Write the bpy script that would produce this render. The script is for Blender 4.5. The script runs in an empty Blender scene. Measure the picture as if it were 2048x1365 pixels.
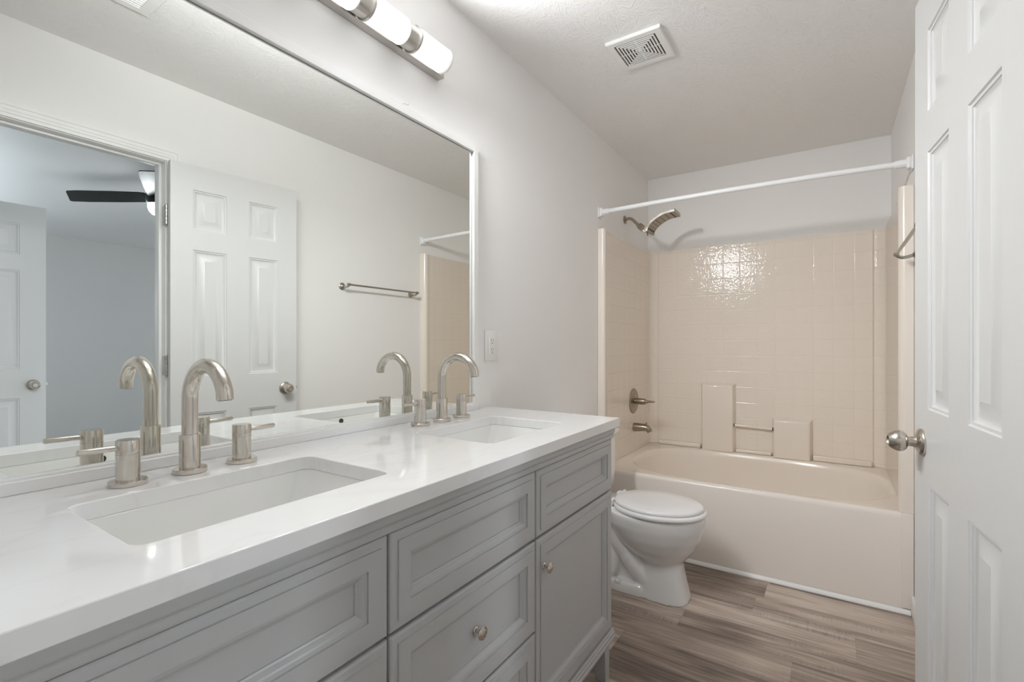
import bpy, bmesh, math, random
from math import sin, cos, pi, radians as R
from mathutils import Vector, Matrix
random.seed(4)
S = bpy.context.scene
COL = S.collection

# ------------------------------------------------------------------ camera, world, light, exposure
cam_d = bpy.data.cameras.new('camera'); cam = bpy.data.objects.new('camera', cam_d); COL.objects.link(cam)
cam_d.sensor_width = 36; cam_d.lens = 967.06 / 2048 * 36; cam_d.clip_start = .02
cam_d.shift_y = 6.7 / 2048
cam.location = (1.1731, 0, 1.1769); cam.rotation_euler = (R(90), 0, R(33.35))
S.camera = cam
w = bpy.data.worlds.new('sky'); S.world = w; w.use_nodes = True
w.node_tree.nodes['Background'].inputs[0].default_value = (.62, .78, 1, 1)
w.node_tree.nodes['Background'].inputs[1].default_value = 1.0
vs = S.view_settings
vs.view_transform = 'Standard'; vs.look = 'None'; vs.exposure = .05; vs.gamma = 1; vs.use_curve_mapping = False
S.cycles.use_denoising = True
S.cycles.max_bounces = 14; S.cycles.diffuse_bounces = 9; S.cycles.glossy_bounces = 8
S.cycles.caustics_reflective = True; S.cycles.sample_clamp_indirect = 6
SHADE_GLOW = .82         # glow of the vanity lamp's opal shades
FILL_COLOR = (.97, .985, 1)
# fill lights added at each opal shade to even out the room: (direction, watts, spread in degrees)
FILL_LOBES = [((.36, .85, -.38), 1.6, 94), ((.56, .24, .79), 2.7, 112), ((.71, -.15, -.69), 1.1, 112), ((.75, .35, -.56), .35, 112)]
FAN_GLOW = 22.0          # lamp under the bedroom ceiling fan
DAY_WATTS = 620.0        # daylight through each bedroom window
DAY_COLOR = (.81, .91, 1)
ADDED_WINDOWS = [(3.2, 4.3, .75, 2.1), (.22, 1.27, .75, 2.1)]      # unseen bedroom windows added in the far wall for daylight: y0, y1, z0, z1
for wy0, wy1, wz0, wz1 in ADDED_WINDOWS:      # low sky light outside each window
    d = bpy.data.lights.new('daylight', 'AREA'); d.shape = 'RECTANGLE'; d.size = 2.0; d.size_y = 1.3
    d.color = DAY_COLOR; d.energy = DAY_WATTS
    o = bpy.data.objects.new('daylight', d); COL.objects.link(o)
    o.location = (8.3, (wy0 + wy1) / 2, 1.85); o.rotation_euler = (R(84), 0, R(90))

# ------------------------------------------------------------------ dimensions
W, D, H = 1.479, 3.686, 2.44
YF = -.45                      # wall behind the camera
BX, BY0, BY1 = 6.35, .17, 4.6  # bedroom
WX = 1.594                     # bedroom face of the shared wall

# ------------------------------------------------------------------ materials
def mat(name, col, rough=.5, metal=0., bump=None, vary=.02, vscale=6., spec=.5, stretch=(1, 1, 1), coat=0.):
    m = bpy.data.materials.new(name); m.use_nodes = True
    nt = m.node_tree; N = nt.nodes; L = nt.links
    b = N['Principled BSDF']
    b.inputs['Roughness'].default_value = rough; b.inputs['Metallic'].default_value = metal
    b.inputs['Specular IOR Level'].default_value = spec
    if coat: b.inputs['Coat Weight'].default_value = coat; b.inputs['Coat Roughness'].default_value = .05
    tc = N.new('ShaderNodeTexCoord'); mp = N.new('ShaderNodeMapping'); mp.inputs['Scale'].default_value = stretch
    L.new(tc.outputs['Object'], mp.inputs[0])
    nz = N.new('ShaderNodeTexNoise'); nz.inputs['Scale'].default_value = vscale; nz.inputs['Detail'].default_value = 4
    L.new(mp.outputs[0], nz.inputs[0])
    mx = N.new('ShaderNodeMix'); mx.data_type = 'RGBA'
    mx.inputs[6].default_value = (*[c * (1 - vary) for c in col], 1); mx.inputs[7].default_value = (*[min(1, c * (1 + vary)) for c in col], 1)
    L.new(nz.outputs[0], mx.inputs[0]); L.new(mx.outputs[2], b.inputs['Base Color'])
    if bump:
        bs, bd = bump[:2]
        n2 = N.new('ShaderNodeTexNoise'); n2.inputs['Scale'].default_value = bs; n2.inputs['Detail'].default_value = 3
        L.new(mp.outputs[0], n2.inputs[0])
        bn = N.new('ShaderNodeBump'); bn.inputs['Strength'].default_value = bump[2] if len(bump) > 2 else .3
        bn.inputs['Distance'].default_value = bd
        L.new(n2.outputs[0], bn.inputs['Height']); L.new(bn.outputs[0], b.inputs['Normal'])
    return m

def glow(name, col, strength):
    m = bpy.data.materials.new(name); m.use_nodes = True; N = m.node_tree.nodes; L = m.node_tree.links
    b = N['Principled BSDF']; b.inputs['Base Color'].default_value = (.9, .9, .9, 1); b.inputs['Roughness'].default_value = .25
    b.inputs['Emission Color'].default_value = (*col, 1); b.inputs['Emission Strength'].default_value = strength
    return m

def math_node(nt, op, a, b=None, c=None):
    n = nt.nodes.new('ShaderNodeMath'); n.operation = op
    for i, v in enumerate((a, b, c)):
        if v is None: continue
        if isinstance(v, (int, float)): n.inputs[i].default_value = v
        else: nt.links.new(v, n.inputs[i])
    return n.outputs[0]

M = {}
M['wall'] = mat('wall_paint', (.875, .868, .858), .55, bump=(180, .0006, .25), vary=.012, vscale=2)
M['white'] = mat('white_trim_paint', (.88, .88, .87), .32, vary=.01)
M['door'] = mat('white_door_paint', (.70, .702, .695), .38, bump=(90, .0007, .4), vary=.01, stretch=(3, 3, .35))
M['grey'] = mat('grey_cabinet_paint', (.47, .47, .468), .36, vary=.02)
M['dark'] = mat('dark_gap', (.02, .02, .02), .8)
M['slot'] = mat('dark_vent_slot', (.10, .085, .075), .9)  # flat dark colour in place of open depth in slots and sockets
M['nickel'] = mat('brushed_nickel', (.64, .60, .545), .19, 1, vary=.10, vscale=40, stretch=(9, 9, .15))
M['bronze'] = mat('aged_satin_nickel', (.36, .31, .25), .3, 1, vary=.08, vscale=30)
M['towelmetal'] = mat('satin_steel', (.44, .42, .37), .26, 1, vary=.05, vscale=30)
M['knob'] = mat('satin_knob', (.62, .57, .51), .22, 1, vary=.04, vscale=30)
M['lampmetal'] = mat('lamp_nickel', (.55, .53, .50), .3, 1, vary=.04, vscale=20)
M['hinge'] = mat('hinge_steel', (.55, .54, .53), .35, 1, vary=.2, vscale=60)
M['china'] = mat('white_porcelain', (.83, .83, .82), .1, vary=.008, coat=.4)
M['seat'] = mat('white_toilet_seat', (.85, .845, .85), .2, vary=.008)
M['sink'] = mat('sink_porcelain', (.84, .84, .82), .1, vary=.006, coat=.3)
M['tub'] = mat('almond_gelcoat', (.835, .763, .68), .2, vary=.012, vscale=3, coat=.2)
M['apron'] = mat('tub_enamel', (.84, .78, .722), .25, vary=.012, vscale=3)
M['plastic'] = mat('white_plastic', (.84, .84, .82), .3, vary=.006)
M['rod'] = mat('white_rod_enamel', (.86, .87, .88), .3, vary=.006)
M['blade'] = mat('black_fan_blade', (.012, .013, .013), .38, vary=.25, vscale=14, stretch=(1, 8, 1), spec=.3)
M['black'] = mat('black_metal', (.012, .012, .013), .3, .3)
M['bedwall'] = mat('bedroom_grey_paint', (.69, .68, .67), .6, bump=(160, .0006, .25), vary=.02, vscale=1.4)
M['carpet'] = mat('bedroom_carpet', (.35, .33, .31), .95, bump=(400, .004, .6), vary=.15, vscale=80)
M['nozzle'] = mat('rubber_nozzle', (.03, .028, .026), .7)
M['edge_reflection'] = mat('satin_edge_reflection', (.80, .77, .70), .35, .35)  # bright reflection on the shower head's near side, put into the colour
M['shade'] = glow('opal_glass_lit', (1, .995, .985), SHADE_GLOW)
M['fanlamp'] = glow('fan_lamp_lit', (.93, .97, 1), FAN_GLOW)

def make_mirror():
    m = bpy.data.materials.new('silvered_glass'); m.use_nodes = True; nt = m.node_tree
    b = nt.nodes['Principled BSDF']; b.inputs['Metallic'].default_value = 1; b.inputs['Roughness'].default_value = 0.0
    tc = nt.nodes.new('ShaderNodeTexCoord'); nz = nt.nodes.new('ShaderNodeTexNoise'); nz.inputs['Scale'].default_value = 1.3
    nt.links.new(tc.outputs['Object'], nz.inputs[0])
    mx = nt.nodes.new('ShaderNodeMix'); mx.data_type = 'RGBA'
    mx.inputs[6].default_value = (.885, .905, .875, 1); mx.inputs[7].default_value = (.90, .915, .89, 1)
    nt.links.new(nz.outputs[0], mx.inputs[0]); nt.links.new(mx.outputs[2], b.inputs['Base Color'])
    return m
M['mirror'] = make_mirror()

def make_ceiling():
    # brushed "stomp" plaster: every cell has strokes in its own direction
    m = mat('stomp_textured_ceiling', (.875, .868, .858), .6, vary=.01); nt = m.node_tree; N = nt.nodes; L = nt.links
    tc = N.new('ShaderNodeTexCoord')
    dn = N.new('ShaderNodeTexNoise'); dn.inputs['Scale'].default_value = 7
    L.new(tc.outputs['Object'], dn.inputs[0])
    ad = N.new('ShaderNodeMixRGB'); ad.blend_type = 'ADD'; ad.inputs[0].default_value = .12
    L.new(tc.outputs['Object'], ad.inputs[1]); L.new(dn.outputs[1], ad.inputs[2])
    vo = N.new('ShaderNodeTexVoronoi'); vo.inputs['Scale'].default_value = 15; vo.voronoi_dimensions = '2D'
    L.new(ad.outputs[0], vo.inputs['Vector'])
    sp = N.new('ShaderNodeSeparateColor'); L.new(vo.outputs['Color'], sp.inputs[0])
    ang = math_node(nt, 'MULTIPLY', sp.outputs[0], 6.283)
    vr = N.new('ShaderNodeVectorRotate'); vr.rotation_type = 'Z_AXIS'
    L.new(ad.outputs[0], vr.inputs['Vector']); L.new(ang, vr.inputs['Angle'])
    mp = N.new('ShaderNodeMapping'); mp.inputs['Scale'].default_value = (200, 46, 1); L.new(vr.outputs[0], mp.inputs[0])
    nz = N.new('ShaderNodeTexNoise'); nz.inputs['Scale'].default_value = 1; nz.inputs['Detail'].default_value = 2; nz.inputs['Distortion'].default_value = .6
    L.new(mp.outputs[0], nz.inputs[0])
    rp = N.new('ShaderNodeMapRange'); rp.inputs[1].default_value = .5; rp.inputs[2].default_value = .72; L.new(nz.outputs[0], rp.inputs[0])
    bn = N.new('ShaderNodeBump'); bn.inputs['Strength'].default_value = .45; bn.inputs['Distance'].default_value = .003
    L.new(rp.outputs[0], bn.inputs['Height']); L.new(bn.outputs[0], N['Principled BSDF'].inputs['Normal'])
    return m
M['ceiling'] = make_ceiling()

def make_tile():
    # moulded tile pattern of the shower surround: grooves every 107 mm, slightly hammered gloss
    m = mat('moulded_tile_gelcoat', (.835, .763, .68), .07, vary=.012, vscale=3, spec=.28); nt = m.node_tree; N = nt.nodes; L = nt.links
    tc = N.new('ShaderNodeTexCoord'); sx = N.new('ShaderNodeSeparateXYZ'); L.new(tc.outputs['Object'], sx.inputs[0])
    s = math_node(nt, 'ADD', sx.outputs[0], sx.outputs[1])
    def groove(v, per, ph):
        a = math_node(nt, 'SUBTRACT', v, ph); a = math_node(nt, 'DIVIDE', a, per); a = math_node(nt, 'FRACT', a)
        a = math_node(nt, 'SUBTRACT', a, .5); a = math_node(nt, 'ABSOLUTE', a)      # .5 on the groove
        mr = N.new('ShaderNodeMapRange'); mr.interpolation_type = 'SMOOTHSTEP'; mr.inputs[1].default_value = .455; mr.inputs[2].default_value = .5
        L.new(a, mr.inputs[0]); return mr.outputs[0]
    g = math_node(nt, 'MAXIMUM', groove(s, .1073, .0879 + 3.65 % .1073), groove(sx.outputs[2], .1075, .0196))
    nz = N.new('ShaderNodeTexNoise'); nz.inputs['Scale'].default_value = 62; nz.inputs['Detail'].default_value = 2
    L.new(tc.outputs['Object'], nz.inputs[0])
    h = math_node(nt, 'MULTIPLY', nz.outputs[0], 1.9)
    h = math_node(nt, 'SUBTRACT', h, math_node(nt, 'MULTIPLY', g, 1.5))
    bn = N.new('ShaderNodeBump'); bn.inputs['Strength'].default_value = .45; bn.inputs['Distance'].default_value = .0016
    L.new(h, bn.inputs['Height']); L.new(bn.outputs[0], N['Principled BSDF'].inputs['Normal'])
    return m
M['tile'] = make_tile()

def make_quartz():
    m = mat('white_quartz', (.83, .83, .825), .07, vary=.0, coat=.3); nt = m.node_tree; N = nt.nodes; L = nt.links
    tc = N.new('ShaderNodeTexCoord'); mp = N.new('ShaderNodeMapping'); mp.inputs['Rotation'].default_value = (0, 0, R(28)); mp.inputs['Scale'].default_value = (2.6, .9, 1)
    L.new(tc.outputs['Object'], mp.inputs[0])
    nz = N.new('ShaderNodeTexNoise'); nz.inputs['Scale'].default_value = 2.2; nz.inputs['Detail'].default_value = 5; nz.inputs['Distortion'].default_value = 1.2
    L.new(mp.outputs[0], nz.inputs[0])
    a = math_node(nt, 'SUBTRACT', nz.outputs[0], .5); a = math_node(nt, 'ABSOLUTE', a)
    mr = N.new('ShaderNodeMapRange'); mr.inputs[1].default_value = 0; mr.inputs[2].default_value = .03; L.new(a, mr.inputs[0])
    mx = N.new('ShaderNodeMix'); mx.data_type = 'RGBA'; mx.inputs[6].default_value = (.80, .80, .797, 1); mx.inputs[7].default_value = (.83, .83, .826, 1)
    L.new(mr.outputs[0], mx.inputs[0]); L.new(mx.outputs[2], N['Principled BSDF'].inputs['Base Color'])
    return m
M['quartz'] = make_quartz()

def make_planks():
    # vinyl planks running across the room (along x), weathered taupe oak
    m = bpy.data.materials.new('weathered_vinyl_plank'); m.use_nodes = True; nt = m.node_tree; N = nt.nodes; L = nt.links
    b = N['Principled BSDF']; b.inputs['Roughness'].default_value = .42
    tc = N.new('ShaderNodeTexCoord'); sx = N.new('ShaderNodeSeparateXYZ'); L.new(tc.outputs['Object'], sx.inputs[0])
    pw, pl = .152, 1.05
    r = math_node(nt, 'DIVIDE', math_node(nt, 'ADD', sx.outputs[1], .06), pw); row = math_node(nt, 'FLOOR', r)
    wn = N.new('ShaderNodeTexWhiteNoise'); wn.noise_dimensions = '1D'; L.new(row, wn.inputs['W'])
    c = math_node(nt, 'ADD', math_node(nt, 'DIVIDE', sx.outputs[0], pl), math_node(nt, 'MULTIPLY', wn.outputs['Value'], 5.0)); colm = math_node(nt, 'FLOOR', c)
    idv = N.new('ShaderNodeCombineXYZ'); L.new(row, idv.inputs[0]); L.new(colm, idv.inputs[1])
    w2 = N.new('ShaderNodeTexWhiteNoise'); w2.noise_dimensions = '2D'; L.new(idv.outputs[0], w2.inputs['Vector'])
    off = N.new('ShaderNodeVectorMath'); off.operation = 'SCALE'; off.inputs['Scale'].default_value = 30; L.new(w2.outputs['Color'], off.inputs[0])
    ps = N.new('ShaderNodeVectorMath'); ps.operation = 'ADD'; L.new(tc.outputs['Object'], ps.inputs[0]); L.new(off.outputs[0], ps.inputs[1])
    def noise(scale, stretch, det, dist=0.):
        mp = N.new('ShaderNodeMapping'); mp.inputs['Scale'].default_value = stretch; L.new(ps.outputs[0], mp.inputs[0])
        n = N.new('ShaderNodeTexNoise'); n.inputs['Scale'].default_value = scale; n.inputs['Detail'].default_value = det; n.inputs['Distortion'].default_value = dist
        L.new(mp.outputs[0], n.inputs[0]); return n.outputs[0]
    grain = noise(4, (.9, 15, 1), 6, .5)
    broad = noise(2.0, (.8, 5.5, 1), 4, 1.0)
    saw = noise(9, (16, 1.1, 1), 3)
    cr = N.new('ShaderNodeValToRGB'); e = cr.color_ramp
    e.elements[0].position = .24; e.elements[0].color = (.155, .118, .097, 1)
    e.elements[1].position = .80; e.elements[1].color = (.62, .53, .455, 1)
    x = e.elements.new(.42); x.color = (.305, .238, .196, 1); x = e.elements.new(.58); x.color = (.43, .347, .29, 1)
    f = math_node(nt, 'ADD', math_node(nt, 'MULTIPLY', grain, .42), math_node(nt, 'MULTIPLY', broad, .58))
    f = math_node(nt, 'ADD', math_node(nt, 'MULTIPLY', math_node(nt, 'SUBTRACT', f, .5), 1.55), .5)
    f = math_node(nt, 'ADD', f, math_node(nt, 'MULTIPLY', math_node(nt, 'SUBTRACT', w2.outputs['Value'], .5), .34))
    L.new(f, cr.inputs[0])
    # grey weathered saw-marked patches
    pm = noise(1.6, (.9, 9, 1), 3, .6)
    mr = N.new('ShaderNodeMapRange'); mr.inputs[1].default_value = .52; mr.inputs[2].default_value = .66; L.new(pm, mr.inputs[0])
    s2 = N.new('ShaderNodeMapRange'); s2.inputs[1].default_value = .36; s2.inputs[2].default_value = .7; L.new(saw, s2.inputs[0])
    pk = math_node(nt, 'MULTIPLY', math_node(nt, 'MULTIPLY', mr.outputs[0], s2.outputs[0]), .62)
    mx = N.new('ShaderNodeMix'); mx.data_type = 'RGBA'; mx.inputs[7].default_value = (.15, .132, .122, 1)
    L.new(pk, mx.inputs[0]); L.new(cr.outputs[0], mx.inputs[6])
    # seams
    fr = math_node(nt, 'FRACT', r); fr = math_node(nt, 'ABSOLUTE', math_node(nt, 'SUBTRACT', fr, .5))
    sm = math_node(nt, 'GREATER_THAN', fr, .494)
    fc = math_node(nt, 'FRACT', c); fc = math_node(nt, 'ABSOLUTE', math_node(nt, 'SUBTRACT', fc, .5))
    sm = math_node(nt, 'MAXIMUM', sm, math_node(nt, 'GREATER_THAN', fc, .4992))
    m2 = N.new('ShaderNodeMix'); m2.data_type = 'RGBA'; m2.inputs[7].default_value = (.07, .052, .043, 1)
    L.new(math_node(nt, 'MULTIPLY', sm, .3), m2.inputs[0]); L.new(mx.outputs[2], m2.inputs[6])
    L.new(m2.outputs[2], b.inputs['Base Color'])
    bn = N.new('ShaderNodeBump'); bn.inputs['Strength'].default_value = .25; bn.inputs['Distance'].default_value = .001
    L.new(math_node(nt, 'SUBTRACT', grain, sm), bn.inputs['Height']); L.new(bn.outputs[0], b.inputs['Normal'])
    return m
M['planks'] = make_planks()

def make_pane():
    m = bpy.data.materials.new('window_pane'); m.use_nodes = True; nt = m.node_tree; N = nt.nodes
    out = N['Material Output']; t = N.new('ShaderNodeBsdfTransparent'); g = N.new('ShaderNodeBsdfGlossy'); g.inputs['Roughness'].default_value = .02
    mx = N.new('ShaderNodeMixShader'); mx.inputs[0].default_value = .06
    nt.links.new(t.outputs[0], mx.inputs[1]); nt.links.new(g.outputs[0], mx.inputs[2]); nt.links.new(mx.outputs[0], out.inputs[0])
    return m
M['pane'] = make_pane()

# ------------------------------------------------------------------ mesh helpers
def box(bm, x0, x1, y0, y1, z0, z1, bev=0., seg=2):
    r = bmesh.ops.create_cube(bm, size=1.0)
    vs_ = r['verts']
    for v in vs_:
        v.co = Vector((x0 + (v.co.x + .5) * (x1 - x0), y0 + (v.co.y + .5) * (y1 - y0), z0 + (v.co.z + .5) * (z1 - z0)))
    if bev:
        es = list({e for v in vs_ for e in v.link_edges})
        bmesh.ops.bevel(bm, geom=es, offset=bev, segments=seg, affect='EDGES', profile=.5)
    return bm

def frame_of(axis):
    a = Vector(axis).normalized()
    u = a.orthogonal().normalized(); v = a.cross(u)
    return a, u, v

def lathe(bm, base, axis, prof, n=32, cap0=True, cap1=True, sx=1., up=None):
    """prof = [(distance along axis, radius)]"""
    base = Vector(base); a, u, v = frame_of(axis)
    if up is not None:
        u = Vector(up); u = (u - a * u.dot(a)).normalized(); v = a.cross(u)
    rings = []
    for t, r in prof:
        rings.append([bm.verts.new(base + a * t + (u * cos(2 * pi * i / n) + v * sin(2 * pi * i / n) * sx) * r) for i in range(n)])
    skin(bm, rings, cap0, cap1)
    return bm

def skin(bm, rings, cap0=False, cap1=False):
    n = len(rings[0])
    for A, B in zip(rings, rings[1:]):
        for i in range(n):
            bm.faces.new((A[i], A[(i + 1) % n], B[(i + 1) % n], B[i]))
    if cap0: bm.faces.new(rings[0][::-1])
    if cap1: bm.faces.new(rings[-1])

def loft(bm, loops, cap0=True, cap1=True):
    skin(bm, [[bm.verts.new(p) for p in lp] for lp in loops], cap0, cap1)
    return bm

def tube(bm, pts, r, n=16, caps=True):
    pts = [Vector(p) for p in pts]
    rr = r if isinstance(r, (list, tuple)) else [r] * len(pts)
    t0 = (pts[1] - pts[0]).normalized(); u = t0.orthogonal().normalized()
    rings = []
    for i, p in enumerate(pts):
        t = (pts[min(i + 1, len(pts) - 1)] - pts[max(i - 1, 0)]).normalized()
        u = (u - t * u.dot(t)).normalized(); v = t.cross(u)
        rings.append([bm.verts.new(p + (u * cos(2 * pi * k / n) + v * sin(2 * pi * k / n)) * rr[i]) for k in range(n)])
    skin(bm, rings, caps, caps)
    return bm

def smooth_path(pts, k=6):
    """Catmull-Rom through pts"""
    P = [Vector(p) for p in pts]; P = [P[0] * 2 - P[1]] + P + [P[-1] * 2 - P[-2]]
    out = []
    for i in range(1, len(P) - 2):
        for j in range(k):
            t = j / k
            out.append(.5 * ((2 * P[i]) + (P[i + 1] - P[i - 1]) * t + (2 * P[i - 1] - 5 * P[i] + 4 * P[i + 1] - P[i + 2]) * t * t
                             + (3 * P[i] - P[i - 1] - 3 * P[i + 1] + P[i + 2]) * t ** 3))
    out.append(P[-2]); return out

def panelled(bm, w_, h_, xcuts, zcuts, profile, T, edge=None):
    """a slab in the x-z plane whose front faces +y at y=0; panels fill every (xcuts pair, zcuts pair); T = thickness"""
    xs = [0] + [v for p in xcuts for v in p] + [w_]; zs = [0] + [v for p in zcuts for v in p] + [h_]
    V = {}
    def gv(x, y, z):
        k = (round(x, 6), round(y, 6), round(z, 6))
        if k not in V: V[k] = bm.verts.new((x, y, z))
        return V[k]
    def quad(a, b, c, d_):
        f = [gv(*a), gv(*b), gv(*c), gv(*d_)]
        if len(set(f)) >= 3:
            try: bm.faces.new(f)
            except ValueError: pass
    def ring(x0, x1, z0, z1, i0, d0, i1, d1):
        A = [(x0 + i0, d0, z0 + i0), (x1 - i0, d0, z0 + i0), (x1 - i0, d0, z1 - i0), (x0 + i0, d0, z1 - i0)]
        B = [(x0 + i1, d1, z0 + i1), (x1 - i1, d1, z0 + i1), (x1 - i1, d1, z1 - i1), (x0 + i1, d1, z1 - i1)]
        for k in range(4): quad(A[k], A[(k + 1) % 4], B[(k + 1) % 4], B[k])
    for i in range(len(xs) - 1):
        for j in range(len(zs) - 1):
            x0, x1, z0, z1 = xs[i], xs[i + 1], zs[j], zs[j + 1]
            if x1 - x0 < 1e-6 or z1 - z0 < 1e-6: continue
            if i % 2 == 1 and j % 2 == 1:
                pr = [(0, 0)] + profile
                for (i0, d0), (i1, d1) in zip(pr, pr[1:]): ring(x0, x1, z0, z1, i0, d0, i1, d1)
                i1, d1 = pr[-1]
                quad((x0 + i1, d1, z0 + i1), (x1 - i1, d1, z0 + i1), (x1 - i1, d1, z1 - i1), (x0 + i1, d1, z1 - i1))
            else:
                quad((x0, 0, z0), (x1, 0, z0), (x1, 0, z1), (x0, 0, z1))
    # edge profile outwards and the back
    pe = [(0, 0)] + (edge or []) + [((edge or [(0, 0)])[-1][0], -T)]
    for (i0, d0), (i1, d1) in zip(pe, pe[1:]): ring(0, w_, 0, h_, -i0, d0, -i1, d1)
    e = pe[-1][0]
    quad((-e, -T, -e), (w_ + e, -T, -e), (w_ + e, -T, h_ + e), (-e, -T, h_ + e))
    bmesh.ops.recalc_face_normals(bm, faces=bm.faces)
    return bm

def slab_with_holes(bm, outer, holes, z0, z1):
    """flat slab (triangulated) with vertical holes; loops are lists of (x, y)"""
    edges = []
    for lp in [outer] + holes:
        vv = [bm.verts.new((x, y, z1)) for x, y in lp]
        edges += [bm.edges.new((vv[i], vv[(i + 1) % len(vv)])) for i in range(len(vv))]
    r = bmesh.ops.triangle_fill(bm, use_beauty=True, use_dissolve=False, edges=edges)
    fs = [g for g in r['geom'] if isinstance(g, bmesh.types.BMFace)]
    ex = bmesh.ops.extrude_face_region(bm, geom=fs)
    for g in ex['geom']:
        if isinstance(g, bmesh.types.BMVert): g.co.z = z0
    bmesh.ops.recalc_face_normals(bm, faces=bm.faces)
    return bm

def rrect(x0, x1, y0, y1, r, n=6):
    out = []
    for cx, cy, a in ((x1 - r, y1 - r, 0), (x0 + r, y1 - r, 90), (x0 + r, y0 + r, 180), (x1 - r, y0 + r, 270)):
        for k in range(n + 1):
            t = R(a + 90 * k / n); out.append((cx + r * cos(t), cy + r * sin(t)))
    return out

def sup(cx, cy, rx, ry, z, n=2., k=48):
    out = []
    for i in range(k):
        t = 2 * pi * i / k; c, s = cos(t), sin(t)
        out.append((cx + rx * math.copysign(abs(c) ** (2 / n), c), cy + ry * math.copysign(abs(s) ** (2 / n), s), z))
    return out

def obj(name, bm, m, parent=None, world=True, loc=None, sharp=35., smooth=True):
    """link bm as one mesh object; with world=True its vertices are world coordinates"""
    bmesh.ops.recalc_face_normals(bm, faces=bm.faces)
    me = bpy.data.meshes.new(name)
    if smooth:
        for f in bm.faces: f.smooth = True
        for e in bm.edges:
            if len(e.link_faces) == 2: e.smooth = e.calc_face_angle(0) < R(sharp)
    base = Vector((0, 0, 0))
    if world:
        if parent is not None:
            q = parent
            while q is not None: base = base + q.location; q = q.parent
        elif loc is not None: base = Vector(loc)
        bmesh.ops.translate(bm, verts=bm.verts, vec=-base)
    bm.to_mesh(me); bm.free()
    for mm in (m if isinstance(m, list) else [m]): me.materials.append(mm)
    o = bpy.data.objects.new(name, me); COL.objects.link(o)
    if parent is not None: o.parent = parent
    elif loc is not None: o.location = loc
    return o

def tag(o, label, cat, group=None):
    o['label'] = label; o['category'] = cat
    if group: o['group'] = group
    return o

def thing(name, label, cat, loc, rz=0., group=None):
    o = bpy.data.objects.new(name, None); COL.objects.link(o); o.empty_display_size = .05
    o.location = loc; o.rotation_euler = (0, 0, rz)
    return tag(o, label, cat, group)

def struct(name, bm, m, parent=None, label=None, cat=None, **k):
    o = obj(name, bm, m, parent, **k)
    if parent is None:
        o['kind'] = 'structure'
        if label: o['label'] = label; o['category'] = cat
    return o

def copy_tree(o, parent=None):
    c = o.copy(); COL.objects.link(c)
    if parent is not None: c.parent = parent
    for ch in list(o.children): copy_tree(ch, c)
    return c

B = bmesh.new

# ------------------------------------------------------------------ the room
struct('floor', box(B(), -.1, WX, YF - .1, D + .1, -.06, 0), M['planks'], label='weathered brown vinyl plank bathroom floor', cat='floor')
struct('ceiling', box(B(), -.1, WX, YF - .1, D + .1, H, H + .06), M['ceiling'], label='white brush-textured bathroom ceiling', cat='ceiling')
struct('wall_left', box(B(), -.1, 0, YF - .1, D + .1, 0, H), M['wall'], label='white wall behind the mirror and vanity', cat='wall')
struct('wall_back', box(B(), 0, WX, D, D + .1, 0, H), M['wall'], label='white wall behind the tub', cat='wall')
struct('wall_front', box(B(), 0, WX, YF - .1, YF, 0, H), M['wall'], label='white wall behind the camera', cat='wall')
OY0, OY1, OZ = .385, 1.026, 2.059          # rough door opening in the right wall
b = B(); box(b, W, WX, YF, OY0, 0, H); box(b, W, WX, OY1, D, 0, H); box(b, W, WX, OY0, OY1, OZ, H)
wr = struct('wall_right', b, [M['wall'], M['bedwall']], label='white wall with the doorway and towel bar', cat='wall')
for p in wr.data.polygons:
    if p.normal.x > .5: p.material_index = 1
# bedroom beyond the doorway
struct('floor_bedroom', box(B(), WX, BX + .1, BY0 - .1, BY1 + .1, -.06, 0), M['carpet'], label='bedroom carpet floor beyond the doorway', cat='floor')
struct('ceiling_bedroom', box(B(), WX, BX + .1, BY0 - .1, BY1 + .1, H, H + .06), M['bedwall'], label='grey bedroom ceiling that carries the fan, seen through the doorway', cat='ceiling')
(A0, A1, Z0, Z1), (C0, C1, _, _) = ADDED_WINDOWS[1], ADDED_WINDOWS[0]
b = B()
for y0, y1 in ((BY0 - .1, A0), (A1, C0), (C1, BY1 + .1)): box(b, BX, BX + .1, y0, y1, 0, H)
for y0, y1 in ((A0, A1), (C0, C1)): box(b, BX, BX + .1, y0, y1, 0, Z0); box(b, BX, BX + .1, y0, y1, Z1, H)
struct('wall_bedroom_far', b, M['bedwall'], label='grey bedroom wall facing the doorway, seen in the mirror', cat='wall')
struct('wall_bedroom_near', box(B(), WX, BX, BY0 - .1, BY0, 0, H), M['bedwall'], label='grey bedroom wall the open bedroom door hangs from', cat='wall')
struct('wall_bedroom_side', box(B(), WX, BX, BY1, BY1 + .1, 0, H), M['bedwall'], label='grey bedroom end wall', cat='wall')
struct('wall_bedroom_right', box(B(), WX - .1, WX, D + .1, BY1 + .1, 0, H), M['bedwall'], label='bedroom side of the bathroom partition beyond the tub', cat='wall')
for i, (y0, y1, z0, z1) in enumerate(ADDED_WINDOWS):
    b = B()
    box(b, BX - .01, BX + .07, y0, y0 + .05, z0, z1); box(b, BX - .01, BX + .07, y1 - .05, y1, z0, z1)
    box(b, BX - .01, BX + .07, y0, y1, z0, z0 + .05); box(b, BX - .01, BX + .07, y0, y1, z1 - .05, z1)
    zm = (z0 + z1) / 2; box(b, BX + .01, BX + .05, y0, y1, zm - .02, zm + .02)
    win = struct('window_%d' % (i + 1), b, M['white'], label=('white bedroom window added out of view, farther from the bedroom door', 'white bedroom window added out of view behind the open bedroom door')[i], cat='window')
    struct('window_glass', box(B(), BX + .028, BX + .032, y0 + .04, y1 - .04, z0 + .04, z1 - .04), M['pane'], win)

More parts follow.
